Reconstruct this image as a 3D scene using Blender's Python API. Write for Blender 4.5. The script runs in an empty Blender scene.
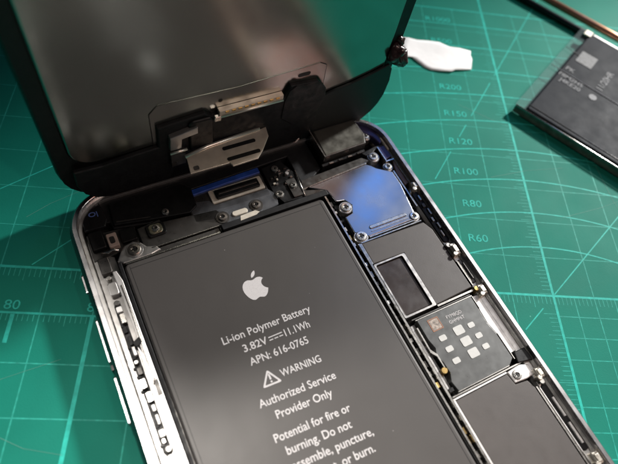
import bpy, bmesh, math, random
from mathutils import Matrix, Vector
random.seed(7)
S = 0.001                       # everything is written in millimetres
scn = bpy.context.scene
col = scn.collection

# ---------------------------------------------------------------- materials
MATS = {}
def mat(name, color, rough=0.5, metal=0.0, var=0.0, vscale=0.3, bump=0.0, bscale=2.0,
        rvar=0.0, spec=0.5, coat=0.0, alpha=1.0, stretch=None, trans=0.0, speck=None, aniso=0):
    if name in MATS: return MATS[name]
    m = bpy.data.materials.new(name); m.use_nodes = True
    nt = m.node_tree; N = nt.nodes; L = nt.links
    b = N['Principled BSDF']
    b.inputs['Base Color'].default_value = (*color, 1)
    b.inputs['Roughness'].default_value = rough
    b.inputs['Metallic'].default_value = metal
    b.inputs['Specular IOR Level'].default_value = spec
    b.inputs['Coat Weight'].default_value = coat
    b.inputs['Coat Roughness'].default_value = 0.15
    b.inputs['Alpha'].default_value = alpha
    b.inputs['Transmission Weight'].default_value = trans
    tc = N.new('ShaderNodeTexCoord'); mp = N.new('ShaderNodeMapping')
    mp.inputs['Scale'].default_value = (1000, 1000, 1000)
    if stretch: mp.inputs['Scale'].default_value = [1000*s for s in stretch]
    L.new(tc.outputs['Object'], mp.inputs['Vector'])
    def noise(sc, det=5):
        n = N.new('ShaderNodeTexNoise'); n.inputs['Scale'].default_value = sc
        n.inputs['Detail'].default_value = det; L.new(mp.outputs[0], n.inputs['Vector']); return n
    last = None
    if var:
        n = noise(vscale); r = N.new('ShaderNodeMapRange')
        r.inputs['From Min'].default_value = .3; r.inputs['From Max'].default_value = .7
        r.inputs['To Min'].default_value = 1-var; r.inputs['To Max'].default_value = 1+var
        L.new(n.outputs['Fac'], r.inputs['Value'])
        h = N.new('ShaderNodeHueSaturation'); h.inputs['Color'].default_value = (*color, 1)
        L.new(r.outputs[0], h.inputs['Value']); last = h.outputs[0]
    if speck:
        sc, thr, scol = speck
        v = N.new('ShaderNodeTexVoronoi'); v.inputs['Scale'].default_value = sc
        L.new(mp.outputs[0], v.inputs['Vector'])
        lt = N.new('ShaderNodeMath'); lt.operation = 'LESS_THAN'; lt.inputs[1].default_value = thr
        L.new(v.outputs['Distance'], lt.inputs[0])
        mx = N.new('ShaderNodeMix'); mx.data_type = 'RGBA'
        if last: L.new(last, mx.inputs[6])
        else: mx.inputs[6].default_value = (*color, 1)
        mx.inputs[7].default_value = (*scol, 1); L.new(lt.outputs[0], mx.inputs[0]); last = mx.outputs[2]
    if last: L.new(last, b.inputs['Base Color'])
    if rvar:
        n = noise(vscale*1.7); r = N.new('ShaderNodeMapRange')
        r.inputs['From Min'].default_value = .3; r.inputs['From Max'].default_value = .7
        r.inputs['To Min'].default_value = max(.02, rough-rvar); r.inputs['To Max'].default_value = min(1, rough+rvar)
        L.new(n.outputs['Fac'], r.inputs['Value']); L.new(r.outputs[0], b.inputs['Roughness'])
    if bump:
        n = noise(bscale, 3); bp = N.new('ShaderNodeBump')
        bp.inputs['Strength'].default_value = 1; bp.inputs['Distance'].default_value = bump*S
        L.new(n.outputs['Fac'], bp.inputs['Height']); L.new(bp.outputs[0], b.inputs['Normal'])
    MATS[name] = m
    return m

mGreen = mat('mat_green', (.008, .195, .142), .60, var=.10, vscale=.05, speck=(.14, .022, (.10, .38, .30)), bump=.022, bscale=4.5, rvar=.04, spec=.10)
mLine  = mat('print_teal', (.030, .45, .37), .5, spec=.1, var=.18, vscale=.8)
mLineF = mat('print_teal_faint', (.028, .33, .26), .5, spec=.1, var=.25, vscale=.8)
mDesk  = mat('desk_dark', (.05, .045, .04), .6, var=.2)
mBatt  = mat('battery_wrap', (.064, .059, .056), .42, var=.04, vscale=.10, bump=.035, bscale=.16, rvar=.012, speck=(.26, .026, (.26, .24, .23)))
mPrint = mat('print_white', (.62, .60, .60), .6, var=.08, vscale=4)
mBlack = mat('black_plastic', (.005, .005, .0055), .42, spec=.35, var=.2, vscale=.6, bump=.008, bscale=4, rvar=.1)
mMatte = mat('black_tape', (.007, .007, .008), .55, spec=.35, var=.3, vscale=.4, bump=.05, bscale=.5, rvar=.12)
mGloss = mat('black_gloss', (.012, .012, .013), .16, coat=.4, bump=.004, bscale=1.5, rvar=.05)
mSide  = mat('space_grey_side', (.16, .16, .17), .38, 1, var=.1, vscale=.5, rvar=.05)
mRim   = mat('polished_rim', (.58, .57, .57), .27, 1, var=.03, vscale=.2, rvar=.04)
mAlu   = mat('alu_inner', (.50, .485, .47), .36, .9, var=.08, vscale=.5, bump=.008, bscale=1.6, rvar=.08)
mAluB  = mat('alu_bright', (.80, .78, .76), .38, .6, var=.05, vscale=.5, bump=.006, bscale=1.6, rvar=.07)
mSteel = mat('steel', (.62, .60, .56), .27, 1, var=.06, vscale=.8, bump=.0015, bscale=2, rvar=.04)
mScrew = mat('screw_steel', (.66, .64, .60), .28, 1, var=.15, vscale=3, rvar=.1)
mDark  = mat('dark_metal', (.11, .105, .10), .34, .8, var=.15, vscale=.4, bump=.006, bscale=1.0, rvar=.1)
mFoil  = mat('grey_foil', (.070, .062, .058), .50, .1, var=.07, vscale=.25, bump=.008, bscale=4, rvar=.06, speck=(.3, .02, (.35, .33, .32)))
mSim   = mat('sim_cover', (.125, .128, .126), .33, .6, var=.10, vscale=.35, bump=.006, bscale=1, rvar=.06)
mBlue  = mat('shield_steel', (.42, .44, .48), .25, 1, var=.04, vscale=.12, rvar=.03)
mBlueD = mat('blue_reflection_dark', (.03, .09, .42), .3, .3, var=.3, vscale=.4)  # reflected blue light painted as the strip's colour
mPurp  = mat('violet_sheen_black', (.050, .042, .115), .32, .3, var=.15, vscale=.4)  # reflected violet light painted into black covers
mClear = mat('clear_film', (.22, .23, .25), .2, .2, var=.35, vscale=.5, alpha=.3, bump=.05, bscale=.8)
mGold  = mat('gold_contact', (.65, .45, .18), .3, 1, var=.2, vscale=2)
mCopper= mat('copper', (.78, .40, .24), .30, .75, var=.08, vscale=.5)
mCream = mat('cream_tape', (.55, .50, .42), .6, var=.12, vscale=1)
mPink  = mat('pink_label', (.42, .33, .28), .5, var=.12, vscale=1)
mWhite = mat('white_pad', (.80, .80, .79), .5, var=.03, vscale=1)
mPaper = mat('paper', (.96, .96, .95), .8, bump=.35, bscale=.14)
mPlate = mat('display_backplate', (.33, .35, .325), .19, 1, var=.05, vscale=.06, bump=.02, bscale=.12, rvar=.04)
mTapeC = mat('plate_tape', (.32, .32, .30), .25, 1, var=.08, vscale=.2, bump=.015, bscale=.3)
mGlass = mat('cover_glass', (.006, .006, .007), .25, spec=.5)
mBeige = mat('warm_steel', (.62, .55, .46), .38, .6, var=.12, vscale=.5, bump=.01, bscale=1.5, rvar=.08)
mCell  = mat('loose_cell', (.020, .023, .028), .5, spec=.04, var=.15, vscale=.15, bump=.006, bscale=2, rvar=.05)
mCellP = mat('cell_print', (.085, .09, .10), .6, var=.3, vscale=1.2)
mCodeO = mat('label_outline', (.30, .14, .08), .6)
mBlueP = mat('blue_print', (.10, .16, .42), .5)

# ---------------------------------------------------------------- geometry helpers (mm)
class MB:
    def __init__(s): s.v = []; s.f = []; s.sm = []
    def add(s, vs, fs, smooth=False):
        o = len(s.v); s.v += vs
        s.f += [[i+o for i in f] for f in fs]; s.sm += [smooth]*len(fs); return s
    def prism(s, poly, z0, z1, inset=0.0, cap=True):
        n = len(poly)
        if area(poly) < 0: poly = poly[::-1]
        if inset:
            top = offset(poly, inset)
            vs = [(x, y, z0) for x, y in poly]+[(x, y, z1-inset) for x, y in poly]+[(x, y, z1) for x, y in top]
            fs = [[i, (i+1) % n, n+(i+1) % n, n+i] for i in range(n)]+[[n+i, n+(i+1) % n, 2*n+(i+1) % n, 2*n+i] for i in range(n)]
            fs += [[2*n+i for i in range(n)], [n-1-i for i in range(n)]]
        else:
            vs = [(x, y, z0) for x, y in poly]+[(x, y, z1) for x, y in poly]
            fs = [[i, (i+1) % n, n+(i+1) % n, n+i] for i in range(n)]+[[n+i for i in range(n)], [n-1-i for i in range(n)]]
        return s.add(vs, fs)
    def box(s, u0, v0, u1, v1, z0, z1, inset=0.0): return s.prism([(u0, v0), (u1, v0), (u1, v1), (u0, v1)], z0, z1, inset)
    def rr(s, u0, v0, u1, v1, r, z0, z1, inset=0.0): return s.prism(rrect(u0, v0, u1, v1, r), z0, z1, inset)
    def ring(s, outer, inner, z0, z1):
        n = len(outer)
        vs = [(*p, z0) for p in outer]+[(*p, z1) for p in outer]+[(*p, z1) for p in inner]+[(*p, z0) for p in inner]
        fs = []
        for i in range(n):
            j = (i+1) % n
            for k in range(4): fs.append([k*n+i, k*n+j, ((k+1) % 4)*n+j, ((k+1) % 4)*n+i])
        return s.add(vs, fs)
    def loft(s, loops, cap0=False, cap1=False, smooth=False):
        n = len(loops[0]); vs = [p for l in loops for p in l]; fs = []
        for k in range(len(loops)-1):
            for i in range(n):
                j = (i+1) % n; fs.append([k*n+i, k*n+j, (k+1)*n+j, (k+1)*n+i])
        if cap0: fs.append([n-1-i for i in range(n)])
        if cap1: fs.append([(len(loops)-1)*n+i for i in range(n)])
        return s.add(vs, fs, smooth)
    def cyl(s, u, v, r, z0, z1, n=20, inset=0.0): return s.prism([(u+r*math.cos(2*math.pi*i/n), v+r*math.sin(2*math.pi*i/n)) for i in range(n)], z0, z1, inset)
    def tube(s, pts, r, n=10, smooth=True):
        loops = []
        P = [Vector(p) for p in pts]
        for i, p in enumerate(P):
            d = (P[min(i+1, len(P)-1)]-P[max(i-1, 0)]).normalized()
            a = d.cross(Vector((0, 0, 1)));
            if a.length < .1: a = d.cross(Vector((1, 0, 0)))
            a.normalize(); b = d.cross(a)
            rr_ = r[i] if isinstance(r, (list, tuple)) else r
            loops.append([tuple(p+a*rr_*math.cos(2*math.pi*k/n)+b*rr_*math.sin(2*math.pi*k/n)) for k in range(n)])
        return s.loft(loops, True, True, smooth)
    def map(s, fn): s.v = [tuple(fn(*p)) for p in s.v]; return s
    def build(s, name, m, parent=None, bevel=0.0, **props):
        me = bpy.data.meshes.new(name)
        me.from_pydata([(x*S, y*S, z*S) for x, y, z in s.v], [], s.f)
        bm = bmesh.new(); bm.from_mesh(me); bmesh.ops.recalc_face_normals(bm, faces=bm.faces); bm.to_mesh(me); bm.free()
        for p, q in zip(me.polygons, s.sm): p.use_smooth = q
        me.materials.append(m); me.update()
        o = bpy.data.objects.new(name, me); col.objects.link(o)
        if parent: o.parent = parent
        if bevel:
            b = o.modifiers.new('bevel', 'BEVEL'); b.width = bevel*S; b.segments = 2; b.limit_method = 'ANGLE'
            b.angle_limit = math.radians(35)
        for k, v in props.items(): o[k] = v
        return o
def area(p): return sum(p[i][0]*p[(i+1) % len(p)][1]-p[(i+1) % len(p)][0]*p[i][1] for i in range(len(p)))/2
def offset(p, d):
    n = len(p); out = []
    for i in range(n):
        a, b, c = Vector(p[i-1]), Vector(p[i]), Vector(p[(i+1) % n])
        e1 = (b-a); e2 = (c-b)
        if e1.length < 1e-9 or e2.length < 1e-9: out.append(tuple(b)); continue
        e1.normalize(); e2.normalize()
        n1 = Vector((-e1.y, e1.x)); n2 = Vector((-e2.y, e2.x)); m = n1+n2
        k = max(.35, 1+n1.dot(n2)); out.append(tuple(b+m*(d/k)))
    return out
def rrect(u0, v0, u1, v1, r, n=6):
    P = []
    for cx, cy, a in ((u1-r, v0+r, -90), (u1-r, v1-r, 0), (u0+r, v1-r, 90), (u0+r, v0+r, 180)):
        for i in range(n+1):
            t = math.radians(a+90*i/n); P.append((cx+r*math.cos(t), cy+r*math.sin(t)))
    return P
def thing(name, label, cat, loc, rz=0.0, group=None, rot=None):
    o = bpy.data.objects.new(name, None); col.objects.link(o)
    o.location = [c*S for c in loc]; o.rotation_euler = rot if rot else (0, 0, rz)
    o.empty_display_size = .01
    o['label'] = label; o['category'] = cat
    if group: o['group'] = group
    return o
def text_mb(body, h, u, v, z, rot=0.0, align='LEFT', bold=0.0, thick=.03, sx=1.0, space=1.0):
    """lettering with capital height h mm, baseline start (or centre) at u, v"""
    c = bpy.data.curves.new('t', 'FONT'); c.body = body; c.size = 1; c.align_x = align
    c.extrude = .01; c.offset = bold; c.resolution_u = 3; c.space_character = space
    o = bpy.data.objects.new('t', c); col.objects.link(o)
    bpy.context.view_layer.update()
    me = bpy.data.meshes.new_from_object(o.evaluated_get(bpy.context.evaluated_depsgraph_get()))
    k = h/.70; ca, sa = math.cos(rot), math.sin(rot)
    vs = []
    for p in me.vertices:
        x, y = p.co.x*k*sx, p.co.y*k
        vs.append((u+x*ca-y*sa, v+x*sa+y*ca, z+(thick if p.co.z > 0 else 0)))
    fs = [list(p.vertices) for p in me.polygons]
    bpy.data.objects.remove(o); bpy.data.curves.remove(c); bpy.data.meshes.remove(me)
    return MB().add(vs, fs)
def screw(parent, u, v, z, r=1.0, name='screw', m=None, washer=True):
    a = MB()
    n = 24
    P = lambda q: [(u+q*r*math.cos(2*math.pi*i/n), v+q*r*math.sin(2*math.pi*i/n)) for i in range(n)]
    L = lambda q, h: [(x, y, z+h) for x, y in P(q)]
    a.loft([L(1.0, -.5), L(1.0, .10), L(.88, .24), L(.50, .28), L(.42, .05), L(.05, .0)], cap1=True, smooth=False)
    h = a.build(name, m or mScrew, parent)
    d = MB(); d.box(u-.42*r, v-.10*r, u+.42*r, v+.10*r, z+.02, z+.12); d.box(u-.10*r, v-.42*r, u+.10*r, v-.105*r, z+.02, z+.12); d.box(u-.10*r, v+.105*r, u+.10*r, v+.42*r, z+.02, z+.12)
    d.build('cross_recess', mBlack, h)
    return h

# ---------------------------------------------------------------- the mat (frame = printed grid, mm)
desk = MB().box(-900, -700, 900, 900, -23, -3).build('desk', mDesk, None, kind='structure')
cm = thing('cutting_mat', 'green self-healing cutting mat printed with teal grid, rulers and radius arcs under everything', 'cutting mat', (0, 0, -3))
MB().rr(-225, -150, 225, 150, 4, 0, 3, .4).build('mat_sheet', mGreen, cm)
Z = 3.012
def line(mb, x0, y0, x1, y1, w, z=Z):
    d = Vector((x1-x0, y1-y0)).normalized(); n = Vector((-d.y, d.x))*w/2
    mb.add([(x0-n.x, y0-n.y, z), (x1-n.x, y1-n.y, z), (x1+n.x, y1+n.y, z), (x0+n.x, y0+n.y, z)], [[0, 1, 2, 3]])
g = MB()
for i in range(-22, 22):
    if i in (0,): continue
    line(g, i*10, (0 if i > -9 and i < 0 else 0), i*10, 100, .26)
    if i < 0: line(g, i*10, -140, i*10, -.3, .26)
for j in range(1, 10): line(g, -220, j*10, 220, j*10, .20, Z+.004)
for j in range(-13, -1): line(g, -220, j*10, 0, j*10, .26, Z+.004)
for i in range(1, 44): line(g, i*5, -140, i*5, -.3, .26)
for j in range(1, 28): line(g, .3, -j*5, 220, -j*5, .26, Z+.004)
g.build('grid_lines', mLineF, cm)
r = MB()
line(r, -220, 0, 220, 0, .55, Z+.008); line(r, 0, -140, 0, 140, .62, Z+.012); line(r, -220, 100, 220, 100, .4, Z+.008)
line(r, -220, -10, -80, -10, .45, Z+.008); line(r, -100, -140, -100, -10, .8, Z+.012); line(r, -115, -16.2, -115, -10.3, .8, Z+.012)
r.build('ruler_lines', mLine, cm)
t = MB()
for i in range(-219, 220):
    L_ = 3.6 if i % 10 == 0 else (3.0 if i % 5 == 0 else 2.1)
    line(t, i, -.3, i, -L_, .17, Z+.002)
    if -220 < i < -80: line(t, i, -10.3, i, -10-L_*.8, .17, Z+.002)
for j in range(-139, 100):
    L_ = 3.4 if j % 5 == 0 else 2.3
    if -5 < j < 0: continue
    line(t, -L_, j+.5, -.4, j+.5, .17, Z+.006)
t.build('ruler_ticks', mLineF, cm)
a = MB()
for R_, y0 in ((60, 12.8), (80, 22.7), (100, 32.8), (120, 42.8), (150, 52.8), (200, 62.7), (300, 72.7), (500, 82.7), (1000, 92.7)):
    cy = y0-R_; xm = min(42 if R_ < 100 else 60, R_*.8)
    n = 48; pts = [(x, cy+math.sqrt(R_*R_-x*x)) for x in [-xm+2*xm*k/n for k in range(n+1)]]
    for p, q in zip(pts, pts[1:]): line(a, *p, *q, .34, Z+.016)
def dline(x0, y0, x1, y1, w=.26): line(a, x0, y0, x1, y1, w, Z+.020)
dline(.4, .4, 70, 70); dline(-3.2, -3.2, -8.6, -8.6); dline(-12, -12, -40, -40)
c60 = lambda y: -5.1+(y-64)/1.732
for y0, y1 in ((2, 26), (31, 40.5), (46, 50.5), (54, 68), (71, 120)): dline(c60(y0), y0, c60(y1), y1)
dline(-125.3, 18.8, -95, 42); dline(-140, 7.6, -125.3, 18.8); dline(-114.1, .6, -80, 34.7)
a.build('radius_arcs', mLine, cm)
for s_, x, y in (('R60', -18.2, 13.3), ('R80', -18.1, 23.3), ('R100', -18.9, 33.3), ('R120', -18.8, 43.4), ('R150', -18.8, 53.4), ('R200', -18.8, 63.7), ('R300', -18.8, 73.5), ('R500', -18.8, 83.3), ('R1000', -19.5, 93.4),
                 ('80', -117.2, -9.3), ('8', -101.4, -9.1)):
    q = text_mb(s_, 2.0, x, y, Z+.02, thick=.008, bold=.003, sx=1.12); q.build('printed_number', mLine, cm)

mCut = mat('cut_edge', (.10, .30, .24), .7)
for cx0, cy0, cx1, cy1 in ((8, 22, 31, 31), (-14, 58, 6, 49), (16, -9, 34, 4), (-121, -27, -104, -19), (-118, 12, -108, 20), (22, 40, 27, 18), (-9, 33, 12, 38), (-112, -33, -100, -36)):
    c_ = MB(); xm, ym = (cx0+cx1)/2+random.uniform(-1, 1), (cy0+cy1)/2+random.uniform(-1, 1)
    line(c_, cx0, cy0, xm, ym, .07, Z+.024); line(c_, xm, ym, cx1, cy1, .05, Z+.024)
    c_.build('knife_cut', mCut, cm)

# ---------------------------------------------------------------- the phone
UC = -54.517; PHI = math.radians(26.1)
def W(u, v, z=0): return (math.cos(PHI)*(u+UC)-math.sin(PHI)*v, math.sin(PHI)*(u+UC)+math.cos(PHI)*v, z)
ph = thing('smartphone', 'opened space-grey smartphone body lying on the mat with battery and circuit board exposed', 'smartphone', W(0, 0, .05), PHI)
OU = (-38.9, -97.6, 38.9, 60.5)
def ol(ins, z, r=9.8):
    return [(x, y, z) for x, y in rrect(OU[0]+ins, OU[1]+ins, OU[2]-ins, OU[3]-ins, max(r-ins, 1.2), 12)]
fr = MB().loft([ol(3.2, 0), ol(1.8, .2), ol(.8, .9), ol(.25, 1.9), ol(0, 3.2), ol(.12, 4.6), ol(.45, 5.6), ol(.75, 6.0)], cap0=True, smooth=True).build('housing_side', mSide, ph)
MB().loft([ol(.76, 5.9), ol(.78, 6.02), ol(.95, 6.18), ol(1.75, 6.2), ol(1.85, 6.1), ol(1.9, 4.7)], smooth=False).build('rim', mRim, ph)
MB().loft([ol(1.9, 4.75), ol(2.5, 4.7), ol(2.6, 4.5), ol(2.65, 1.3), ol(3.3, 1.25)], smooth=False).build('inner_wall', mAlu, ph)
MB().loft([ol(2.4, 1.0), ol(2.4, 1.26)], cap0=True, cap1=True).build('midplate', mDark, ph)
for v0, v1, nm in ((22.6, 32.2, 'volume_button'), (10.6, 20.2, 'volume_button'), (37.8, 42.4, 'mute_switch')):
    MB().rr(v0, 3.0, v1, 4.15, .55, 38.6, 39.22, .12).map(lambda x, y, z: (-z, x, y)).build(nm, mRim, ph)
MB().rr(-6, 2.7, 4, 4.3, .75, 38.6, 39.45, .12).map(lambda x, y, z: (z, x+25, y)).build('power_button', mRim, ph)
# button recess lines: dark insulating breaks at the buttons
for v in (21.4,):
    MB().box(-39.0, v-.5, -38.2, v+.5, 1.6, 5.2).build('side_gap', mBlack, ph)

# battery
BU0, BU1, BV0, BV1, BZ = -31.0, 14.45, -79, 40.9, 5.0
bt = MB().rr(BU0, BV0, BU1, BV1, 1.0, 1.3, BZ, .35).build('battery', mBatt, ph, .15)
T = BZ+.02
def btxt(s, h, u0, v0, u1, v1, name='lettering', bold=.010):
    q = text_mb(s, h, 0, 0, T, 0, thick=.02, bold=bold)
    x0 = min(p[0] for p in q.v); x1 = max(p[0] for p in q.v)
    L_ = math.hypot(u1-u0, v1-v0); ca, sa = (u1-u0)/L_, (v1-v0)/L_; k = L_/(x1-x0)
    q.v = [(u0+(x-x0)*k*ca-y*sa, v0+(x-x0)*k*sa+y*ca, z) for x, y, z in q.v]
    q.build(name, mPrint, bt)
btxt('Li-ion Polymer Battery', 1.55, -18.9, 17.4, -.3, 17.0)
btxt('APN: 616-0765', 1.5, -15.7, 11.6, -3.6, 11.25)
q = text_mb('3.82V', 1.5, 0, 0, T, thick=.02, bold=.012); kx = 5.0/max(p[0] for p in q.v)
q.map(lambda x, y, z: (-15.9+x*kx, 14.5+y-x*kx*.03, z)).build('lettering', mPrint, bt)
d = MB(); d.box(-10.5, 15.25, -7.6, 15.45, T, T+.02)
for k in range(3): d.box(-10.5+k*1.05, 14.65, -9.7+k*1.05, 14.85, T, T+.02)
d.build('direct_current_symbol', mPrint, bt)
btxt('11.1Wh', 1.5, -7.2, 14.25, -1.9, 14.1)
btxt('WARNING', 1.4, -11.3, 7.35, -3.0, 6.95)
btxt('Authorized Service', 1.5, -17.3, 3.7, -1.9, 2.9)
btxt('Provider Only', 1.5, -15.2, .75, -4.0, .2)
btxt('Potential for fire or', 1.5, -17.2, -2.9, -2.2, -3.6)
btxt('burning. Do not', 1.5, -16.1, -5.6, -3.4, -6.3)
btxt('disassemble, puncture,', 1.5, -18.4, -8.2, -.4, -9.1)
btxt('crush, heat, or burn.', 1.5, -17.8, -10.9, -1.5, -11.7)
tri = [(-15.4, 6.75), (-11.5, 6.6), (-13.35, 9.75)]
def rtri(ins, r, n=4):
    P = offset(tri, ins); c = [sum(p[i] for p in P)/3 for i in (0, 1)]; out = []
    for i in range(3):
        a_, b_, c_ = Vector(P[i-1]), Vector(P[i]), Vector(P[(i+1) % 3])
        s0 = b_+(a_-b_).normalized()*r; s1 = b_+(c_-b_).normalized()*r
        for k in range(n+1):
            tt = k/n; out.append(tuple((1-tt)**2*s0+2*tt*(1-tt)*b_+tt*tt*s1))
    return out
w = MB().ring(rtri(0, .5), rtri(.34, .25), T, T+.02)
w.box(-13.55, 7.75, -13.2, 8.85, T, T+.02); w.cyl(-13.4, 7.35, .2, T, T+.02, 10)
w.build('warning_symbol', mPrint, bt)
# fruit emblem on the battery
def bez(P, n=8):
    out = []
    for i in range(0, len(P)-1, 3):
        p0, p1, p2, p3 = [Vector(P[i+k]) for k in range(4)]
        for k in range(n):
            t_ = k/n; out.append(tuple((1-t_)**3*p0+3*t_*(1-t_)**2*p1+3*t_*t_*(1-t_)*p2+t_**3*p3))
    return out
body = bez([(0, .62), (.28, .62), (.45, .80), (.75, .80), (1.05, .80), (1.30, .66), (1.45, .42), (1.10, .20), (.95, -.10), (1.0, -.42),
            (1.05, -.80), (1.30, -1.05), (1.58, -1.18), (1.45, -1.62), (1.05, -2.20), (.65, -2.22), (.40, -2.22), (.25, -2.04), (0, -2.04),
            (-.25, -2.04), (-.42, -2.22), (-.68, -2.22), (-1.15, -2.18), (-1.70, -1.20), (-1.68, -.38), (-1.66, .35), (-1.20, .80), (-.70, .80), (-.42, .80), (-.25, .62), (0, .62)])
leaf = bez([(.02, .95), (.0, 1.35), (.30, 1.80), (.78, 1.88), (.80, 1.45), (.50, 1.0), (.02, .95)], 6)
K = 1.52; ca, sa = math.cos(-.02), math.sin(-.02)
emb = MB()
for P in (body, leaf): emb.prism([(-8.5+K*(x*ca-y*sa), 27.0+K*(x*sa+y*ca)) for x, y in P], T, T+.02)
emb.build('fruit_emblem', mPrint, bt)

MB().box(13.35, -78, 13.43, 40.2, BZ, BZ+.03).build('wrap_seam', mMatte, bt)
MB().box(-29.95, -78, -29.88, 40.2, BZ, BZ+.02).build('wrap_seam', mMatte, bt)
MB().box(-29.9, 39.6, 13.3, 39.68, BZ, BZ+.03).build('wrap_seam', mMatte, bt)
# gasket and rails round the battery
gk = MB(); gk.box(-9.5, 41.2, 16.2, 42.6, 1.3, 5.25); gk.box(14.7, -79, 15.5, 41.2, 1.3, 4.6)
gk.box(-31.9, -79, -31.15, 41.9, 1.3, 4.7)
gk.build('battery_gasket', mMatte, ph, .12)
MB().prism([(15.0, 41.0), (15.35, 41.0), (15.35, -79), (15.0, -79)], 4.6, 5.15).build('battery_rail', mSteel, ph)
MB().prism([(16.3, 27), (16.75, 27), (16.75, -79), (16.3, -79)], 1.3, 5.1).build('board_edge_rail', mSteel, ph)
k = 0
v = 39.5
while v > -30:          # small components in the gap between battery and board
    L_ = random.uniform(.5, 1.6)
    MB().box(15.55, v-L_, 15.55+random.uniform(.35, .6), v, 1.3, random.uniform(3.9, 4.9), .06).build('edge_component', random.choice([mSteel, mAlu, mBlack, mDark, mGold, mDark]), ph)
    v -= L_+random.uniform(.3, 1.5)
MB().prism([(-30.6, 41.15), (-10, 41.15), (-10, 42.5), (-25, 42.6), (-25.6, 43.2), (-30.6, 43.0)], 1.3, 4.3, .1).build('battery_top_rail', mDark, ph)
MB().box(-30.4, 41.0, -10.2, 41.3, 4.3, 4.75).build('top_edge_strip', mSteel, ph)

# printed circuit board base under the covers
MB().prism([(16.8, 47.5), (34.9, 50), (34.9, -96), (16.8, -96)], 1.26, 3.0).build('circuit_board', mBlack, ph)
# steel shield; its blue sheen is reflected light
sh = MB().prism([(31.0, 44.3), (34.3, 41.9), (34.3, 38), (33.2, 30.6), (32.6, 28.3), (19.9, 28.1), (17.2, 30.2), (17.2, 34.6), (19.2, 35.0), (20.2, 37.0), (19.2, 38.8), (17.2, 39.2), (16.6, 42.7), (13.0, 45.0), (29.2, 46.2), (30.2, 45.4)], 3.1, 4.5, .12)
sh = sh.build('blue_shield_plate', mBlue, ph, .06, label='steel shield plate with a bright blue sheen')
MB().rr(21.0, 29.6, 30.9, 30.5, .45, 4.5, 4.72, .12).build('embossed_rib', mSteel, sh)
MB().rr(21.0, 29.0, 30.9, 29.25, .1, 4.5, 4.6).build('rib_edge', mSteel, sh)
MB().box(19.9, 27.8, 32.6, 28.05, 3.1, 4.55).build('shield_lower_edge', mSteel, ph)
MB().box(34.45, 31, 34.75, 42, 3.1, 4.6).build('shield_side_edge', mSteel, ph)
st = MB().prism([(11.4, 44.9), (12.2, 47.4), (29.0, 48.3), (30.4, 47.0), (29.3, 46.35), (13.0, 45.1)], 3.4, 4.6, .1).build('shield_top_band', mDark, ph)
MB().prism([(11.0, 42.9), (11.6, 44.8), (16.0, 43.4), (16.4, 42.9)], 3.2, 4.4, .1).build('shield_tail', mDark, ph)
MB().prism([(11.6, 44.55), (12.9, 44.95), (29.2, 46.2), (29.2, 46.5), (11.6, 44.9)], 4.5, 4.85).build('band_edge', mSteel, ph)
for u, v, r_ in ((18.6, 36.9, 1.25), (18.2, 28.8, 1.3), (32.4, 28.9, 1.1), (32.1, 47.6, 1.2), (34.0, 43.6, 1.0), (33.5, 54.0, .95)):
    MB().cyl(u, v, r_*1.3, 2.6, 4.42, 24, .12).build('screw_lug', mAlu, ph)
    screw(ph, u, v, 4.5, r_)
# board covers
MB().prism([(17.2, 27.0), (33.4, 26.6), (34.4, 24.2), (34.6, 8.4), (24.9, 8.0), (24.9, 21.4), (17.2, 21.6)], 3.0, 4.8, .12).build('board_cover', mFoil, ph, .06)
MB().prism([(16.9, 27.0), (17.15, 27.0), (17.15, 21.6), (16.9, 21.6)], 3.0, 4.85).build('cover_edge', mSteel, ph)
MB().box(17.3, 27.05, 33.2, 27.3, 3.0, 4.8).build('cover_edge', mSteel, ph)
fo = rrect(16.95, 7.9, 24.85, 21.3, .3); fi = rrect(17.3, 8.3, 24.1, 20.95, .4)
MB().ring(fo, fi, 3.0, 5.0).build('chip_frame', mAlu, ph)
MB().rr(17.35, 8.35, 24.05, 20.9, .4, 3.0, 4.55, .2).build('processor_chip', mat('chip_top', (.045, .036, .034), .27, spec=.6, var=.2, vscale=.2, bump=.02, bscale=.35, rvar=.06, speck=(.9, .05, (.2, .18, .17))), ph, .1)
MB().box(24.95, 7.45, 34.5, 7.85, 3.0, 4.9).build('cover_edge', mSteel, ph)
# sim card reader
mPad = mat('silver_pad', (.50, .50, .48), .42, .15, var=.06, vscale=1)
sm = MB().prism([(18.9, 6.6), (19.6, 6.6), (19.6, 6.9), (32.9, 6.8), (32.8, 3.6), (32.6, .2), (33.1, -2.6), (33.1, -8.2), (31.6, -9.2), (18.9, -9.4), (18.5, -7), (19.3, -5.4), (19.2, -3.2), (18.6, -1.4), (19.3, 0), (18.9, 2)], 3.2, 5.0, .08).build('sim_reader', mSim, ph)
for u, v, w_, h_ in ((21.9, 1.2, 1.9, 1.35), (21.9, -1.3, 1.9, 1.35), (21.85, -3.9, 1.9, 1.35), (26.0, 1.25, 2.6, 2.15), (26.1, -1.35, 2.6, 2.15), (26.1, -4.0, 2.6, 2.15), (29.1, 1.15, 1.75, 1.3), (29.3, -1.4, 1.75, 1.3), (29.3, -3.9, 1.75, 1.3)):
    MB().rr(u-w_*.44, v-h_*.44, u+w_*.44, v+h_*.44, .32, 5.0, 5.09, .03).build('contact_pad', mPad, sm)
MB().ring(rrect(20.8, 3.0, 23.4, 5.7, .1), rrect(21.0, 3.2, 23.2, 5.5, .05), 5.02, 5.05).build('label_outline', mCodeO, sm)
MB().box(21.05, 3.25, 23.15, 5.45, 5.02, 5.035).build('label_square', mat('label_face', (.30, .25, .21), .55, var=.7, vscale=1.6), sm)
text_mb('FYM8QD', .7, 25.0, 4.3, 5.02, -.02, thick=.02).build('lettering', mPrint, sm)
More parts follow.
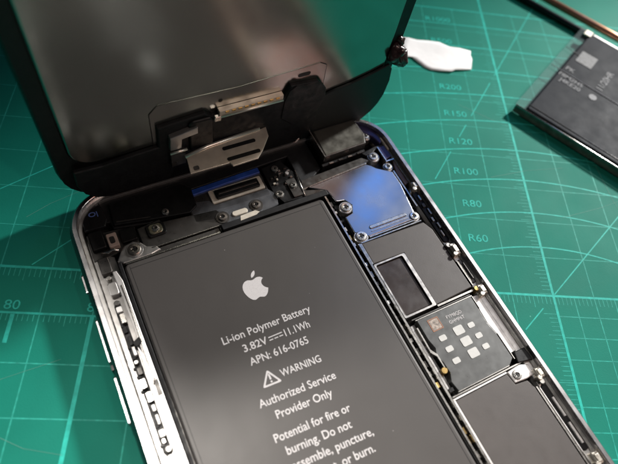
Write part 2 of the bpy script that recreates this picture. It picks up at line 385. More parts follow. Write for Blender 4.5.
text_mb('GHMP6T', .7, 25.0, 3.1, 5.02, -.02, thick=.02).build('lettering', mPrint, sm)
MB().box(17.0, -9.8, 34.2, -9.55, 3.0, 4.95).build('reader_edge', mSteel, ph)
MB().box(18.0, 6.95, 33.0, 7.15, 3.0, 4.9).build('reader_edge', mDark, ph)
MB().prism([(17.0, 6.2), (18.3, 6.2), (18.1, -8.8), (17.0, -8.8)], 2.4, 4.3, .06).build('reader_lever_bed', mDark, ph)
MB().prism([(17.9, 5.2), (18.3, 5.2), (18.2, .2), (19.0, -1.2), (19.0, -4.4), (18.7, -4.4), (18.6, -1.6), (17.8, -.4)], 4.3, 5.05, .05).build('reader_lever', mSteel, ph)
MB().box(17.1, -8, 17.5, 6, 4.3, 4.6).build('reader_slide', mAlu, ph)
for k in range(5): MB().box(17.55, -4.6+k*1.5, 17.8, -3.6+k*1.5, 4.2, 4.6).build('slide_notch', mBlack, ph)
MB().cyl(18.4, -4.6, .7, 4.0, 5.2, 14, .1).build('lever_pivot', mGold, ph)
MB().box(17.3, -8.7, 18.3, -7.9, 4.2, 4.7, .05).build('reader_stop', mBlack, ph)
for a_, b_, c_, d_ in ((18.55, 6.5, 33.1, 6.75), (32.95, 3.6, 33.15, 6.5), (33.2, -8.6, 33.4, -2.6), (18.6, -9.35, 31.4, -9.15)): MB().box(a_, b_, c_, d_, 4.6, 5.12, .03).build('reader_frame_edge', mSteel, sm)
# pale panel and lower cover
MB().prism([(33.2, 6.6), (36.1, 6.3), (36.1, -7.2), (33.7, -7.2), (33.6, -2.7), (33.1, .2), (33.3, 3.6)], 3.0, 4.4, .08).build('pale_antenna_plate', mAluB, ph)
MB().prism([(17.3, -10.4), (30.0, -10.4), (30.4, -12.8), (33.2, -13.2), (33.8, -15.0), (33.8, -96), (17.3, -96)], 3.0, 4.8, .12).build('lower_board_cover', mFoil, ph, .06)
MB().box(16.85, -96, 17.2, -10.2, 3.0, 4.95).build('cover_edge', mAluB, ph)
MB().box(16.85, -10.3, 30.0, -10.0, 3.0, 5.0).build('cover_edge', mAluB, ph)
MB().box(33.95, -96, 34.25, -15, 3.0, 4.9).build('cover_edge', mSteel, ph)
MB().prism([(30.4, -10.1), (33.6, -9.8), (35.6, -10.6), (35.6, -12.8), (33.4, -12.9), (30.6, -12.6)], 3.0, 4.7, .15).build('screw_lug', mAluB, ph, .1)
screw(ph, 31.9, -11.4, 4.75, 1.0)
MB().prism([(33.9, -7.4), (36.7, -7.4), (36.8, -10.3), (33.3, -9.6)], 3.0, 5.3, .15).build('rubber_block', mBlack, ph, .1)

# right-hand channel: black wells, spring contacts, clips
mClip = mat('beige_clip', (.66, .62, .54), .34, .75, var=.15, vscale=1.2, rvar=.1)
def clip(u, v, L_=2.6, rz=0, nm='side_clip', m=None):
    c = MB(); c.rr(-1.0, -L_/2, .75, L_/2, .35, 0, 1.45, .25); c.rr(-.7, -L_*.3, .3, L_*.3, .25, 1.45, 1.8, .1); c.cyl(-.9, -L_*.35, .55, 0, 1.7, 14, .1)
    ca_, sa_ = math.cos(rz), math.sin(rz)
    return c.map(lambda x, y, z: (u+x*ca_-y*sa_, v+x*sa_+y*ca_, z+4.1)).build(nm, m or mClip, ph, .1)
MB().prism([(34.95, -96), (36.25, -96), (36.25, 36.8), (34.95, 35)], 1.3, 4.45, .1).build('right_channel_floor', mAluB, ph)
MB().rr(35.0, 20.0, 36.9, 34.8, .7, 1.3, 4.75, .2).build('button_flex_well', mBlack, ph)
MB().rr(35.2, 9.0, 36.3, 15.2, .45, 1.3, 4.7, .2).build('antenna_well', mDark, ph)
MB().rr(34.9, -28.8, 36.4, -15.2, .6, 1.3, 4.7, .2).build('tray_well', mBlack, ph)
MB().box(34.8, 8.6, 35.0, 15, 4.2, 5.0).build('spring_strip', mSteel, ph)
MB().box(35.5, -22.0, 36.0, -18.0, 4.7, 5.1, .06).build('spring_contact', mAluB, ph)
MB().box(35.4, -27.4, 35.9, -23.2, 4.7, 5.1, .06).build('spring_contact', mAluB, ph)
MB().box(34.6, -28.6, 34.75, -15.4, 4.2, 4.8).build('spring_strip', mAluB, ph)
for u, v, L_, w_ in ((36.1, 32.6, 1.5, .5), (35.9, 30.4, 1.1, .8), (36.3, 28.5, 1.8, .45), (35.8, 26.3, 1.2, .6), (36.3, 24.4, 1.6, .5), (35.9, 22.3, 1.6, .35), (36.0, 12, 4.2, .3)):
    MB().rr(u-w_/2, v-L_/2, u+w_/2, v+L_/2, .12, 4.6, 5.15, .08).build('spring_contact', random.choice([mSteel, mAluB, mSteel, mDark]), ph)
for u, v, L_ in ((36.9, 35.9, 2.4), (36.2, 17.6, 3.2), (36.2, 6.9, 2.6), (36.3, -13.0, 2.4), (36.3, -30.6, 2.6)): clip(u, v, L_)
for u, v in ((35.2, 19.0), (35.0, 7.6), (35.6, -14.6)): MB().cyl(u, v, .6, 3.4, 5.4, 14, .1).build('small_post', mGold if v == 7.6 else mSteel, ph)
MB().prism([(36.0, 44.6), (36.4, 44.8), (36.6, 37.6), (35.2, 37.4), (35.1, 41.5)], 1.3, 4.4, .1).build('brown_side_wall', mat('brown_metal', (.20, .14, .12), .4, .5, var=.2, vscale=.5), ph)
# upper right corner: black covers, violet reflection painted into their colour
MB().prism([(33.2, 57.4), (35.2, 56.4), (36.3, 53.8), (36.4, 50.8), (35.4, 50.3), (34.8, 52.8), (33.2, 55.4), (31.9, 56.6)], 3.0, 5.0, .15).build('corner_cover', mPurp, ph, .1)
MB().prism([(34.5, 49.6), (36.3, 49.7), (36.4, 46.0), (34.5, 45.6)], 3.0, 4.8, .12).build('jack_cover', mPurp, ph, .1)
MB().box(34.15, 45.2, 34.4, 49.6, 3.0, 5.0).build('cover_edge', mSteel, ph)
MB().box(34.1, 44.8, 36.3, 45.1, 3.0, 5.0).build('cover_edge', mSteel, ph)
MB().prism([(36.2, 51.9), (36.6, 51.8), (36.7, 48.0), (36.3, 48.0)], 3.0, 5.2, .05).build('cream_tab', mCream, ph)
MB().prism([(29.6, 49.4), (33.9, 50.2), (36.2, 50.2), (36.2, 49.8), (33.4, 49.2), (32.6, 48.6), (30.3, 48.4)], 3.0, 4.7, .1).build('corner_bracket', mBlack, ph, .1)
# camera module
cam_ = MB().prism([(19.6, 50.0), (30.9, 50.4), (32.0, 53.2), (31.6, 58.4), (20.0, 58.2)], 2.0, 7.0, .15).build('camera_module', mDark, ph, .12)
MB().prism([(19.9, 50.3), (30.6, 50.7), (31.5, 53.3), (31.1, 57.8), (20.3, 57.8)], 7.0, 7.12, .04).build('camera_lid', mat('lid_metal', (.16, .155, .135), .36, .8, var=.12, vscale=.3, bump=.006, bscale=.8, rvar=.1), cam_)
MB().box(19.35, 50.0, 19.57, 58, 3, 7.2).build('lid_edge', mSteel, cam_)
MB().prism([(18.6, 48.9), (30.6, 49.4), (30.8, 50.2), (18.6, 49.7)], 2.0, 5.0, .1).build('camera_foot', mBlack, ph)
for k in range(4): MB().box(20.5+k*2.6, 48.95+k*.1, 21.6+k*2.6, 49.35+k*.1, 5.0, 5.25, .04).build('foot_tab', random.choice([mSteel, mDark, mGold]), ph)

# upper left and middle: brackets, connector, flex board
MB().prism([(-33.0, 58.2), (12, 58.2), (18.6, 58.0), (18.6, 49.4), (16.0, 47.9), (12.2, 47.6), (12.3, 55.4), (4.4, 55.0), (-14, 54.3), (-14, 50.0), (-23, 49.2), (-30.3, 50.6), (-30.6, 52.4), (-32.5, 52.6), (-34.9, 51.6), (-36.3, 52.8), (-36, 56)], 1.26, 3.9, .15).build('top_cover', mMatte, ph, .1)
MB().prism([(-30.0, 50.9), (-22.6, 49.5), (-14.3, 48.2), (-12.4, 49.4), (-11.9, 54.4), (-13.6, 56.3), (-29.6, 56.4)], 3.9, 4.7, .15).build('flex_cover', mBlack, ph, .15)
MB().prism([(-29.4, 51.3), (-22.4, 50.0), (-22.4, 50.2), (-29.3, 51.6)], 4.7, 4.8).build('cover_crease', mDark, ph)
MB().prism([(-35.9, 56.6), (-31.4, 58.0), (-30.8, 53.0), (-31.6, 51.4), (-35.9, 51.5)], 3.9, 4.6, .15).build('corner_speaker_cover', mGloss, ph, .15)
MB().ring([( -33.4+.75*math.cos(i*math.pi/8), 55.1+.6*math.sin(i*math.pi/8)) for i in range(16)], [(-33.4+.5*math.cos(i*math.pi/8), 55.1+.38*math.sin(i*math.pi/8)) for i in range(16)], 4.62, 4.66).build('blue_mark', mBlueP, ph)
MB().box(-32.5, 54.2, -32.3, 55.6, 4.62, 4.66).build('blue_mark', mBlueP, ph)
MB().prism([(-26.0, 44.0), (-26.0, 48.6), (-21.0, 49.2), (-20.7, 48.4), (-8.8, 47.2), (-8.0, 46.0), (-8.0, 42.9), (-24.6, 42.9)], 3.0, 4.4, .15).build('antenna_bracket', mDark, ph, .12, label='dark metal bracket with a square nut')
MB().box(-24.6, 42.75, -9.8, 42.9, 3.6, 4.7).build('bracket_edge', mSteel, ph)
MB().rr(-24.4, 45.2, -20.4, 48.3, .6, 4.4, 4.85, .15).build('nut_base', mBlack, ph)
MB().rr(-23.9, 45.6, -21.0, 48.0, .8, 4.85, 5.15, .15).build('square_nut', mat('nut_gold', (.38, .36, .26), .32, .9, var=.3, vscale=1.5), ph)
screw(ph, -22.4, 46.8, 5.2, .85)
screw(ph, -19.2, 50.1, 4.9, .8)
MB().prism([(-31.8, 42.4), (-30.6, 44.3), (-29.5, 45.4), (-27.7, 45.8), (-26.2, 45.0), (-25.4, 43.7), (-23.6, 43.1), (-22.9, 41.9), (-25, 41.5), (-30.8, 41.45)], 3.6, 4.7, .18).build('corner_bracket', mAlu, ph, .12, label='bright silver corner bracket holding a screw')
MB().cyl(-27.9, 43.6, 1.75, 4.7, 4.85, 28, .08).build('washer', mAlu, ph)
screw(ph, -27.9, 43.6, 5.0, 1.35, m=mat('screw_dull', (.34, .31, .28), .35, 1, var=.3, vscale=2))
MB().prism([(-36.0, 44.6), (-30.0, 45.0), (-26.2, 46.0), (-26.2, 50.4), (-30.4, 50.6), (-36.0, 51.2)], 1.26, 3.4, .1).build('corner_plate', mDark, ph)
MB().rr(-35.6, 46.5, -32.6, 51.0, .5, 1.3, 4.6, .2).build('vibration_block', mBlack, ph, .1)
pk = MB().rr(-32.3, 45.9, -30.2, 49.2, .3, 1.3, 4.9, .12).build('coax_connector', mPink, ph, .08)
MB().rr(-31.8, 46.6, -30.8, 48.3, .3, 4.92, 5.0, .03).build('connector_window', mDark, pk)
MB().rr(-29.6, 46.4, -26.4, 49.6, .3, 1.3, 4.3, .15).build('black_block', mBlack, ph)
MB().tube([(-34.2, 45.5, 4.4), (-32.8, 45.0, 4.7), (-31.8, 45.3, 4.8), (-30.8, 44.6, 4.8)], .28).build('coax_cable', mSteel, ph)
# connector with clear film; blue reflection painted as a strip behind it
MB().prism([(-14.2, 47.6), (-14.0, 53.6), (-3.8, 53.9), (4.3, 54.6), (4.2, 46.6), (-7, 46.9)], 3.3, 4.1, .1).build('connector_base', mDark, ph)
MB().prism([(-13.8, 52.3), (-13.7, 53.7), (4.2, 54.4), (4.2, 53.0), (-4, 52.8)], 4.1, 4.6, .08).build('blue_reflection_strip', mBlueD, ph, label='dark strip behind the connector with a blue reflection painted on')
MB().rr(-8.9, 48.6, 3.7, 52.2, .3, 4.1, 4.5, .1).build('connector_frame', mCream, ph)
cn = MB().rr(-7.6, 49.2, 2.7, 51.5, .25, 4.5, 5.1, .12).build('display_connector', mBlack, ph)
MB().box(-7.0, 50.1, 2.2, 50.55, 5.1, 5.25, .05).build('connector_bar', mDark, cn)
MB().prism([(-14.0, 45.6), (-13.9, 50.8), (-9.4, 49.8), (-8.6, 48.2), (4.0, 48.2), (5.3, 46.0), (4.6, 43.4), (1.8, 42.9), (-1.8, 43.2), (-7, 42.7), (-9.4, 43.6)], 4.1, 4.4, .06).build('clear_film', mClear, ph)
for u, v in ((-8.3, 44.6), (-.2, 44.9)):
    MB().cyl(u, v, 1.6, 3.4, 4.55, 26, .1).build('screw_washer', mDark, ph); screw(ph, u, v, 4.7, 1.0, m=MATS['screw_dull'])
MB().rr(-6.1, 43.8, -2.5, 45.1, .6, 3.6, 4.7, .12).build('white_pill', mCream, ph)
MB().prism([(-5.2, 41.9), (-4.8, 43.1), (-1.2, 43.3), (-.4, 42.6), (-1.4, 42.1)], 3.6, 5.3, .06).build('cream_patch', mCream, ph)
MB().prism([(-9.7, 41.3), (-9.7, 43.2), (10.6, 43.2), (10.6, 41.5)], 1.3, 3.6).build('rail_filler', mDark, ph)
pb = MB().prism([(4.9, 53.9), (10.0, 54.6), (12.0, 49.6), (11.1, 42.9), (6.0, 43.3), (4.8, 46.0)], 3.0, 4.4, .1).build('sensor_flex_board', mBlack, ph)
for u, v, r_ in ((7.8, 52.6, .85), (5.9, 45.6, 1.0)): screw(ph, u, v, 4.6, r_)
MB().rr(8.6, 43.6, 10.9, 48.6, .2, 4.4, 4.8, .08).build('shielded_can', mDark, pb)
screw(ph, 9.8, 46.6, 4.9, .8)
MB().tube([(11.2, 43.0, 4.6), (11.5, 46.5, 4.8), (12.1, 50.5, 4.6)], .16).build('wire', mSteel, pb)
for k in range(16):
    u = random.uniform(5.6, 10.6); v = random.uniform(47.6, 51.8); L_ = random.uniform(.3, .8)
    MB().box(u, v, u+L_, v+random.uniform(.2, .5), 4.4, 4.75, .03).build('chip_component', random.choice([mSteel, mAlu, mCream, mDark, mDark]), pb)
MB().cyl(9.9, 50.4, .45, 4.4, 4.9, 12, .08).build('test_point', mAluB, pb)

# left-hand channel
MB().prism([(-36.2, 45.6), (-34.2, 45.9), (-32.0, 44.4), (-31.9, 41.9), (-31.9, -96), (-36.2, -96)], 1.26, 3.2, .1).build('left_channel_floor', mAlu, ph)
MB().prism([(-33.4, 40.5), (-32.6, 40.5), (-32.0, 38), (-31.95, -96), (-33.6, -96), (-33.6, 24), (-33.1, 22.5), (-33.1, 34)], 3.2, 4.6, .1).build('left_inner_strip', mAluB, ph, .08)
MB().tube([(-32.6, 37, 4.65), (-32.5, 30, 4.65), (-32.7, 22, 4.65), (-32.5, 17, 4.65), (-33.0, 15.6, 4.65)], .12).build('ground_wire', mSteel, ph)
MB().rr(-35.4, 40.6, -33.2, 44.4, .4, 3.2, 4.5, .12).build('switch_block', mDark, ph, .08)
MB().rr(-35.1, 35.4, -33.3, 38.4, .5, 3.2, 4.6, .15).build('button_pad', mAlu, ph, .08)
MB().cyl(-34.4, 39.5, .5, 3.2, 4.5, 12, .08).build('small_post', mSteel, ph)
v = 34.4
while v > -40:
    L_ = random.uniform(.8, 2.2); w_ = random.uniform(.55, 1.1); u = -34.5+random.uniform(-.25, .25)
    m_ = random.choice([mAlu, mAluB, mSteel, mBlack, mDark, mBlack, mDark])
    if random.random() < .15: MB().cyl(u, v-L_/2, w_*.6, 3.2, 4.3, 14, .15).build('button_contact', m_, ph)
    else: MB().rr(u-w_/2, v-L_, u+w_/2, v, .2, 3.2, random.uniform(3.8, 4.5), .1).build('button_contact', m_, ph)
    if random.random() < .5: MB().box(u-.9, v-L_-.4, u-.1, v-L_+.1, 3.2, 3.6, .05).build('flex_tab', mBlack, ph)
    v -= L_+random.uniform(.1, .9)
MB().prism([(-35.2, 33.5), (-34.8, 34.6), (-33.9, 34.4), (-33.8, 4), (-34.6, 2.5), (-35.3, 4)], 3.2, 3.35).build('button_flex_strip', mBlack, ph)
MB().prism([(-34.2, 24.6), (-32.6, 25.4), (-32.5, 24.2), (-33.6, 23.4)], 4.6, 5.0, .08).build('flex_clip', mBlack, ph)
MB().prism([(-32.9, 16.4), (-32.1, 16.4), (-32.1, 13.4), (-32.9, 13.4)], 4.6, 4.66).build('grey_pad', mDark, ph)
MB().rr(-34.9, 1.2, -33.9, 3.2, .4, 3.3, 4.4, .1).build('side_screw_pad', mAlu, ph)

# ---------------------------------------------------------------- the lifted display
dsp = thing('display_panel', 'black display assembly standing upright at the phone top edge, mirror-like metal back showing', 'phone display', W(1.6, 60.62, 8.0), rot=None)
TH = math.radians(92.4)
# local axes: x = across, y = up the panel, z = toward the viewer
ax = Vector((math.cos(PHI), math.sin(PHI), 0)); vv = Vector((-math.sin(PHI), math.cos(PHI), 0)); zz = Vector((0, 0, 1))
yy = vv*math.cos(TH)+zz*math.sin(TH); nn = ax.cross(yy)
dsp.rotation_euler = Matrix((ax, yy, nn)).transposed().to_euler()
MB().rr(-38.7, -3.4, 37.8, 153, 9.2, -1.9, -.05, .3).build('cover_glass', mGlass, dsp, .1)
MB().ring(rrect(-38.2, -2.9, 37.3, 152.5, 8.8), rrect(-35.4, 8.6, 34.6, 148, 4.5), -.04, 1.3).build('bezel_frame', mBlack, dsp, .15)
MB().rr(-35.2, 8.8, 34.4, 147.8, 4.4, .1, 1.9, .25).build('back_shield', mPlate, dsp, .1)
MB().prism([(-19.4, 8.9), (-19.4, 18.6), (-17.6, 20.6), (-1.2, 20.2), (16.8, 21.4), (18.5, 20.4), (19.0, 9.0)], 1.92, 2.0).build('connector_tape', mTapeC, dsp)
ed = MB()
for p, q in zip([(-19.4, 9.2), (-19.4, 18.6), (-17.6, 20.6), (-1.2, 20.2), (16.8, 21.4), (18.5, 20.4)], [(-19.4, 18.6), (-17.6, 20.6), (-1.2, 20.2), (16.8, 21.4), (18.5, 20.4), (19.0, 9.2)]):
    line(ed, *p, *q, .13, 2.012)
ed.build('tape_outline', mMatte, dsp)
MB().rr(12.0, 18.6, 14.9, 19.7, .5, 2.02, 2.05).build('tape_slot', mBlack, dsp)
MB().cyl(-5.0, 17.7, .45, 2.02, 2.06, 12).build('tape_hole', mBlack, dsp)
# lower black carrier and flexes
MB().prism([(-35.6, 8.6), (-30, 8.3), (-24, 9.0), (-18.6, 9.4), (-18.4, 15.2), (-8.6, 16.1), (-7.0, 14.6), (9.0, 14.8), (10.2, 17.6), (16.8, 17.0), (18.8, 14.4), (18.0, 2), (14, -2.5), (-30, -2.6), (-32.8, -1.6), (-34.8, .6), (-35.8, 4)], 1.95, 3.0, .2).build('flex_carrier', mMatte, dsp, .2)
MB().prism([(14.6, 2.4), (14.9, 5.0), (15.9, 7.6), (17.4, 9.8), (19.4, 11.4), (22, 12.2), (26, 12.9), (31, 14.4), (35.2, 16.0), (36.4, 14.4), (37.0, 10.5), (36.8, 6.0), (36.0, 3.0), (34.6, .6), (32.6, -1.4), (30, -2.6), (15.4, -2.8)], 2.0, 2.6, .12).build('corner_flap', mat('flap_black', (.005, .008, .009), .5, var=.2, vscale=.2, spec=.35, bump=.03, bscale=.4), dsp, .1)
MB().prism([(8.8, 8.2), (9.0, 13.6), (9.9, 16.6), (11.4, 17.7), (13.2, 17.0), (16.2, 17.2), (17.6, 16.6), (18.9, 14.6), (19.3, 11.8), (18.2, 8.2), (15.5, 5.4), (12, 5)], 3.0, 3.25, .15).build('camera_flex', mMatte, dsp, .1)
mLip = mat('bright_lip_steel', (.95, .90, .80), .33, .85)
cb = MB().box(-5.7, 14.3, 8.6, 15.9, 2.05, 3.3, .1).build('flex_connector', mBeige, dsp, .06)
MB().tube([(-5.6, 14.4, 3.35), (8.5, 14.55, 3.35)], .3, 12).build('bright_lip', mLip, cb)
for k in range(9): MB().box(-4.4+k*1.4, 15.2, -3.6+k*1.4, 15.7, 3.3, 3.45, .03).build('gold_pin', mGold, cb)
MB().rr(-6.9, 13.6, -5.4, 14.9, .3, 3.0, 3.7, .1).build('connector_ear', mSteel, dsp)
MB().rr(-12.3, 5.4, -7.0, 15.2, 1.2, 3.0, 3.6, .3).build('camera_housing', mBlack, dsp, .2)
MB().prism([(-16.6, 8.8), (-16.4, 12.8), (-10.6, 14.0), (-10.6, 12.2), (-14.0, 11.6), (-14.2, 8.8)], 3.0, 4.2, .1).build('ear_speaker_tab', mAlu, dsp, .08)
MB().tube([(-16.8, 8.5, 4.6), (-13.2, 8.7, 4.6)], .28, 12).build('tab_lip', mLip, dsp)
MB().prism([(-16.6, 3.0), (-16.6, 7.4), (-13.4, 7.6), (-13.4, 3.2)], 3.0, 4.0, .1).build('ear_speaker_body', mDark, dsp)
# cover bracket that juts out from the panel above the phone, on its own flex
hb = MB().prism([(-12.6, 51.4), (-12.0, 55.5), (-6.9, 56.4), (5.2, 57.2), (7.0, 57.4), (6.6, 55), (3.9, 51.9), (2.2, 50.4), (-3.6, 50.3), (-4.0, 51.3)], 0, .35, .06)
def tilt(x, y, z):     # phone frame (u, v, height over 13.6) -> panel frame
    P = Vector((x-1.6, y-60.62, z+13.7+(y-53.5)*.10-8.0))
    return (P.x, P.y*math.cos(TH)+P.z*math.sin(TH), -P.y*math.sin(TH)+P.z*math.cos(TH))
hb = hb.map(tilt).build('ear_speaker_bracket', mBeige, dsp, .06, label='warm grey steel bracket with two dark slots')
for v_ in (54.9, 52.1):
    MB().rr(-4.2, v_-.45, 3.4, v_+.45, .4, .36, .42).map(tilt).build('bracket_slot', mBlack, hb)
MB().tube([(-12.2, 55.6, .3), (-6.9, 56.5, .45), (5.4, 57.3, .45)], .42, 14).map(tilt).build('folded_lip', mLip, hb)
MB().rr(-11.6, 51.8, -10.4, 52.8, .3, .36, .4).map(tilt).build('bracket_hole', mDark, hb)
MB().prism([(-6, 57.0), (5, 57.6), (5, 59.4), (-6, 59.4)], -2.5, .1, .1).map(tilt).build('bracket_root', mMatte, dsp, .2)
# rubbery knot on the right edge
kn = MB()
def blob(mb, cx, cy, cz, r_, sq=(1, 1, 1), seed=0):
    rnd = random.Random(seed); n1, n2 = 16, 10; loops = []
    ph_ = [rnd.uniform(0, 6.28) for _ in range(6)]
    for j in range(1, n2):
        th = math.pi*j/n2; L_ = []
        for i in range(n1):
            al = 2*math.pi*i/n1
            q = r_*(1+.16*math.sin(3*al+ph_[0])*math.sin(2*th+ph_[1])+.12*math.sin(5*th+ph_[2]+2*al)+.08*math.sin(4*al+ph_[3]+6*th))
            L_.append((cx+q*sq[0]*math.sin(th)*math.cos(al), cy+q*sq[1]*math.sin(th)*math.sin(al), cz+q*sq[2]*math.cos(th)))
        loops.append(L_)
    mb.loft(loops, True, True, True)
blob(kn, 36.3, 18.6, 1.8, 2.1, (1, 1.25, 1), 3); blob(kn, 38.2, 16.6, 2.0, 1.8, (1, 1.2, 1), 5); blob(kn, 36.8, 21.2, 1.2, 1.3, (.8, 1.3, .9), 8)
kn.build('rubber_knot', mat('dark_rubber', (.03, .014, .014), .28, coat=.3, bump=.08, bscale=1.2), dsp)

# ---------------------------------------------------------------- loose things on the mat
pp = [(-28.3, 82.2), (-27.6, 83.0), (-26.0, 83.2), (-23.5, 82.8), (-20.0, 82.9), (-16.6, 82.5), (-15.2, 81.6), (-13.6, 80.8), (-10.5, 80.9), (-6.9, 80.3), (-7.3, 78.5), (-7.0, 77.0), (-7.9, 72.6), (-10.5, 71.9), (-13.0, 71.5), (-14.2, 70.6), (-17.6, 70.4), (-20.5, 70.6), (-22.3, 71.5), (-24.6, 73.8), (-25.7, 75.2), (-27.2, 75.0), (-28.9, 75.1), (-29.4, 77.5), (-28.9, 80.4)]
pm = bpy.data.meshes.new('paper_scrap'); b_ = bmesh.new()
cx, cy = -17, 77
rings = []
for s_ in (1, .8, .6, .4, .2):
    rings.append([b_.verts.new(((cx+(x-cx)*s_)*S, (cy+(y-cy)*s_)*S, (.45+.35*math.sin((x-cx)*s_*.19+1)**2*(.35+.65*s_)+.12*math.sin((y-cy)*s_*.3))*S)) for x, y in pp])
for A_, B_ in zip(rings, rings[1:]):
    for i in range(len(pp)): b_.faces.new((A_[i], A_[(i+1) % len(pp)], B_[(i+1) % len(pp)], B_[i]))
b_.faces.new(rings[-1])
for f_ in b_.faces: f_.smooth = True
b_.to_mesh(pm); b_.free(); pm.materials.append(mPaper)
po = bpy.data.objects.new('paper_scrap', pm); col.objects.link(po)
so = po.modifiers.new('thick', 'SOLIDIFY'); so.thickness = .00022; so.offset = 1
po['label'] = 'small torn scrap of white paper lying on the mat right of the upright display'; po['category'] = 'paper scrap'

mCrease = mat('crease_film', (.34, .35, .37), .4)
BA = math.radians(50.6)
lb = thing('loose_battery', 'flat black battery lying loose on the mat with faint grey print and film', 'battery', (1.7, 57.8, 0.05), BA)
lb.scale = (1, 1, .74)
# local x runs up-right along the short side, local -y runs down-right
MB().rr(.6, -75, 46.8, -3.2, .8, .1, 3.9, .3).build('cell_body', mCell, lb, .2)
MB().prism([(.3, -3.3), (.3, .0), (47.6, .2), (47.6, -3.3)], 3.0, 3.1).build('clear_flange', mat('clear_wrap', (.25, .33, .33), .2, alpha=.12, bump=.05, bscale=.5, spec=.5), lb)
MB().box(-.5, -75, .2, -.3, .3, 3.6, .2).build('folded_seam', mat('brown_seam', (.30, .24, .20), .35, .5, var=.3, vscale=.5, bump=.05, bscale=.8), lb, .15)
MB().tube([(-.5, -.5, 3.7), (-.5, -20, 3.9), (-.5, -75, 3.8)], .28).build('seam_ridge', mSteel, lb)
MB().tube([(2.2, -3.3, 4.05), (2.2, -75, 4.05)], .1, 6).build('wrap_fold', mAlu, lb)
MB().tube([(22.8, -.4, 4.05), (21.6, -75, 4.05)], .13, 6).build('wrap_crease', mCrease, lb)
MB().tube([(34.0, -.2, 4.05), (33.4, -5, 4.05)], .11, 6).build('wrap_crease', mCellP, lb)
MB().rr(44.2, -4.0, 47.0, -1.6, .3, 4.02, 4.5, .1).build('solder_tab', mat('tab_white', (.9, .85, .72), .25, .6), lb)
MB().box(47.0, -75, 48.0, -4, .4, 3.4, .2).build('end_strip', mAlu, lb, .15)
MB().rr(45.2, -30, 48.6, -22, .4, 3.5, 4.5, .15).build('copper_tab', mCopper, lb)
def lt(s_, h, x, y, rot): return text_mb(s_, h, x, y, 4.03, rot, thick=.02, bold=.01).build('lettering', mCellP, lb)
H_ = -math.pi/2
lt('PK', 1.7, 24.4, -4.2, H_); lt('F8M2H5', 1.6, 20.6, -3.6, H_); lt('J4KE20', 1.6, 18.3, -5.0, H_); lt('11/20HR', 2.0, 23.6, -16.6, 0)
MB().cyl(19.4, -15.6, 1.2, 4.02, 4.05, 20).build('printed_dot', mCellP, lb)
MB().box(30.4, -10.2, 36.4, -5.0, 4.02, 4.05).build('printed_patch', mat('patch_grey', (.055, .058, .062), .6, var=.6, vscale=1.6), lb)

rd = thing('copper_rod', 'thin shiny copper-coloured rod crossing the far right corner of the mat', 'rod', (28.5, 103.6, 2.4), math.radians(-38.6))
MB().tube([(-30, 0, 0), (60, 0, 0)], 1.15, 20).build('rod_shaft', mCopper, rd)
MB().tube([(60, 0, 0), (62, 0, 0), (63, 0, 0)], [1.15, .9, .4], 20).build('rod_tip', mCopper, rd)
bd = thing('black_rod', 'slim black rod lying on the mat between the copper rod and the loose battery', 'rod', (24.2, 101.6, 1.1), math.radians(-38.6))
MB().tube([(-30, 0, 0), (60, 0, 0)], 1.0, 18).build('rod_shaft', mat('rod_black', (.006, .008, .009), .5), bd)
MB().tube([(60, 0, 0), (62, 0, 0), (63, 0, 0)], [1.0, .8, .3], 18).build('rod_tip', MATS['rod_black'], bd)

# ---------------------------------------------------------------- camera (solved from the mat's 10 mm grid)
Mr = Matrix(((0.99144767, -0.00328821, 0.13046344), (0.06481791, -0.85525653, -0.5141351), (0.11327029, 0.51819441, -0.84772896)))
Cc = Vector((-7.072275, -5.256714, 10.707275))
cd = bpy.data.cameras.new('camera'); co = bpy.data.objects.new('camera', cd); col.objects.link(co)
mw = Matrix((Mr[0], -Mr[1], -Mr[2])).transposed().to_4x4(); mw.translation = Cc*.01
co.matrix_world = mw; cd.sensor_width = 36; cd.lens = 550.006/618*36
cd.clip_start = .005; cd.clip_end = 10
cd.dof.use_dof = True; cd.dof.focus_distance = .118; cd.dof.aperture_fstop = 17
scn.camera = co

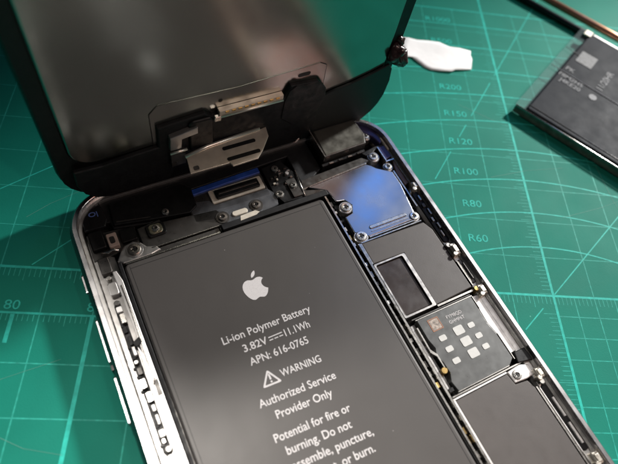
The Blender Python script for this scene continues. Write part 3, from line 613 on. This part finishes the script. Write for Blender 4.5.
# ---------------------------------------------------------------- light
wd = bpy.data.worlds.new('World'); scn.world = wd; wd.use_nodes = True
bg = wd.node_tree.nodes['Background']; bg.inputs['Color'].default_value = (.50, .62, .75, 1); bg.inputs['Strength'].default_value = .03
def area_l(name, pos, target, size, power, color, sy=None):
    l = bpy.data.lights.new(name, 'AREA'); l.energy = power; l.color = color; l.size = size
    if sy: l.shape = 'RECTANGLE'; l.size_y = sy
    o = bpy.data.objects.new(name, l); col.objects.link(o); o.location = pos
    o.rotation_euler = (Vector(target)-Vector(pos)).to_track_quat('-Z', 'Y').to_euler(); return o
# lamps of the room: right, ceiling up left, desk lamp behind right, cool window seen in the metal; lights for rim, pink and glints are added
def PW(u, v, z): return Vector(W(u, v, z))*S
def spot(name, pos, tgt, power, color, deg, blend, rad):
    l = bpy.data.lights.new(name, 'SPOT'); l.energy = power; l.color = color
    l.spot_size = math.radians(deg); l.spot_blend = blend; l.shadow_soft_size = rad
    o = bpy.data.objects.new(name, l); col.objects.link(o); o.location = pos
    o.rotation_euler = (Vector(tgt)-Vector(pos)).to_track_quat('-Z', 'Y').to_euler(); return o
r0 = PW(36, 5, 6); area_l('rim_fill', r0+(PW(36+70, 5+12, 6+98)-r0).normalized()*.7, r0, .17, .26, (1, .95, .92))  # added light that the right rim reflects, to brighten it
area_l('side_lamp', (.60, -.10, .45), (-.05, 0, 0), .22, .35, (1, .97, .93))
spot('overhead_lamp', PW(-46, 180, 620), PW(-52, -66, 0), 18, (1, .94, .87), 22, .95, .030)
b0 = PW(22.5, 41, 5); area_l('window_light', b0+(PW(22.5+55, 41+57, 107)-b0).normalized()*.45, b0, .078, .056, (.13, .36, 1))
w0 = PW(21, 41, 5); area_l('pink_fill', w0+(PW(21+42, 41-76, 86)-w0).normalized()*.40, w0, .14, .085, (1, .30, .18))  # added warm light for the pink reflection in the display back
spot('desk_lamp', (.54, .50, .46), (.06, -.035, 0), 54, (1, .98, .95), 21.7, .05, .040)
g0 = PW(0, 57, 14); area_l('glint_fill', g0+Vector((PW(.26, -.62, .74)-PW(0, 0, 0))/S).normalized()*.45, g0, .022, .19, (1, .95, .86))  # added small light for glints on lips and screws

scn.view_settings.view_transform = 'Standard'; scn.view_settings.look = 'None'
scn.view_settings.exposure = 0; scn.view_settings.gamma = 1
scn.render.resolution_x = 1024; scn.render.resolution_y = 769
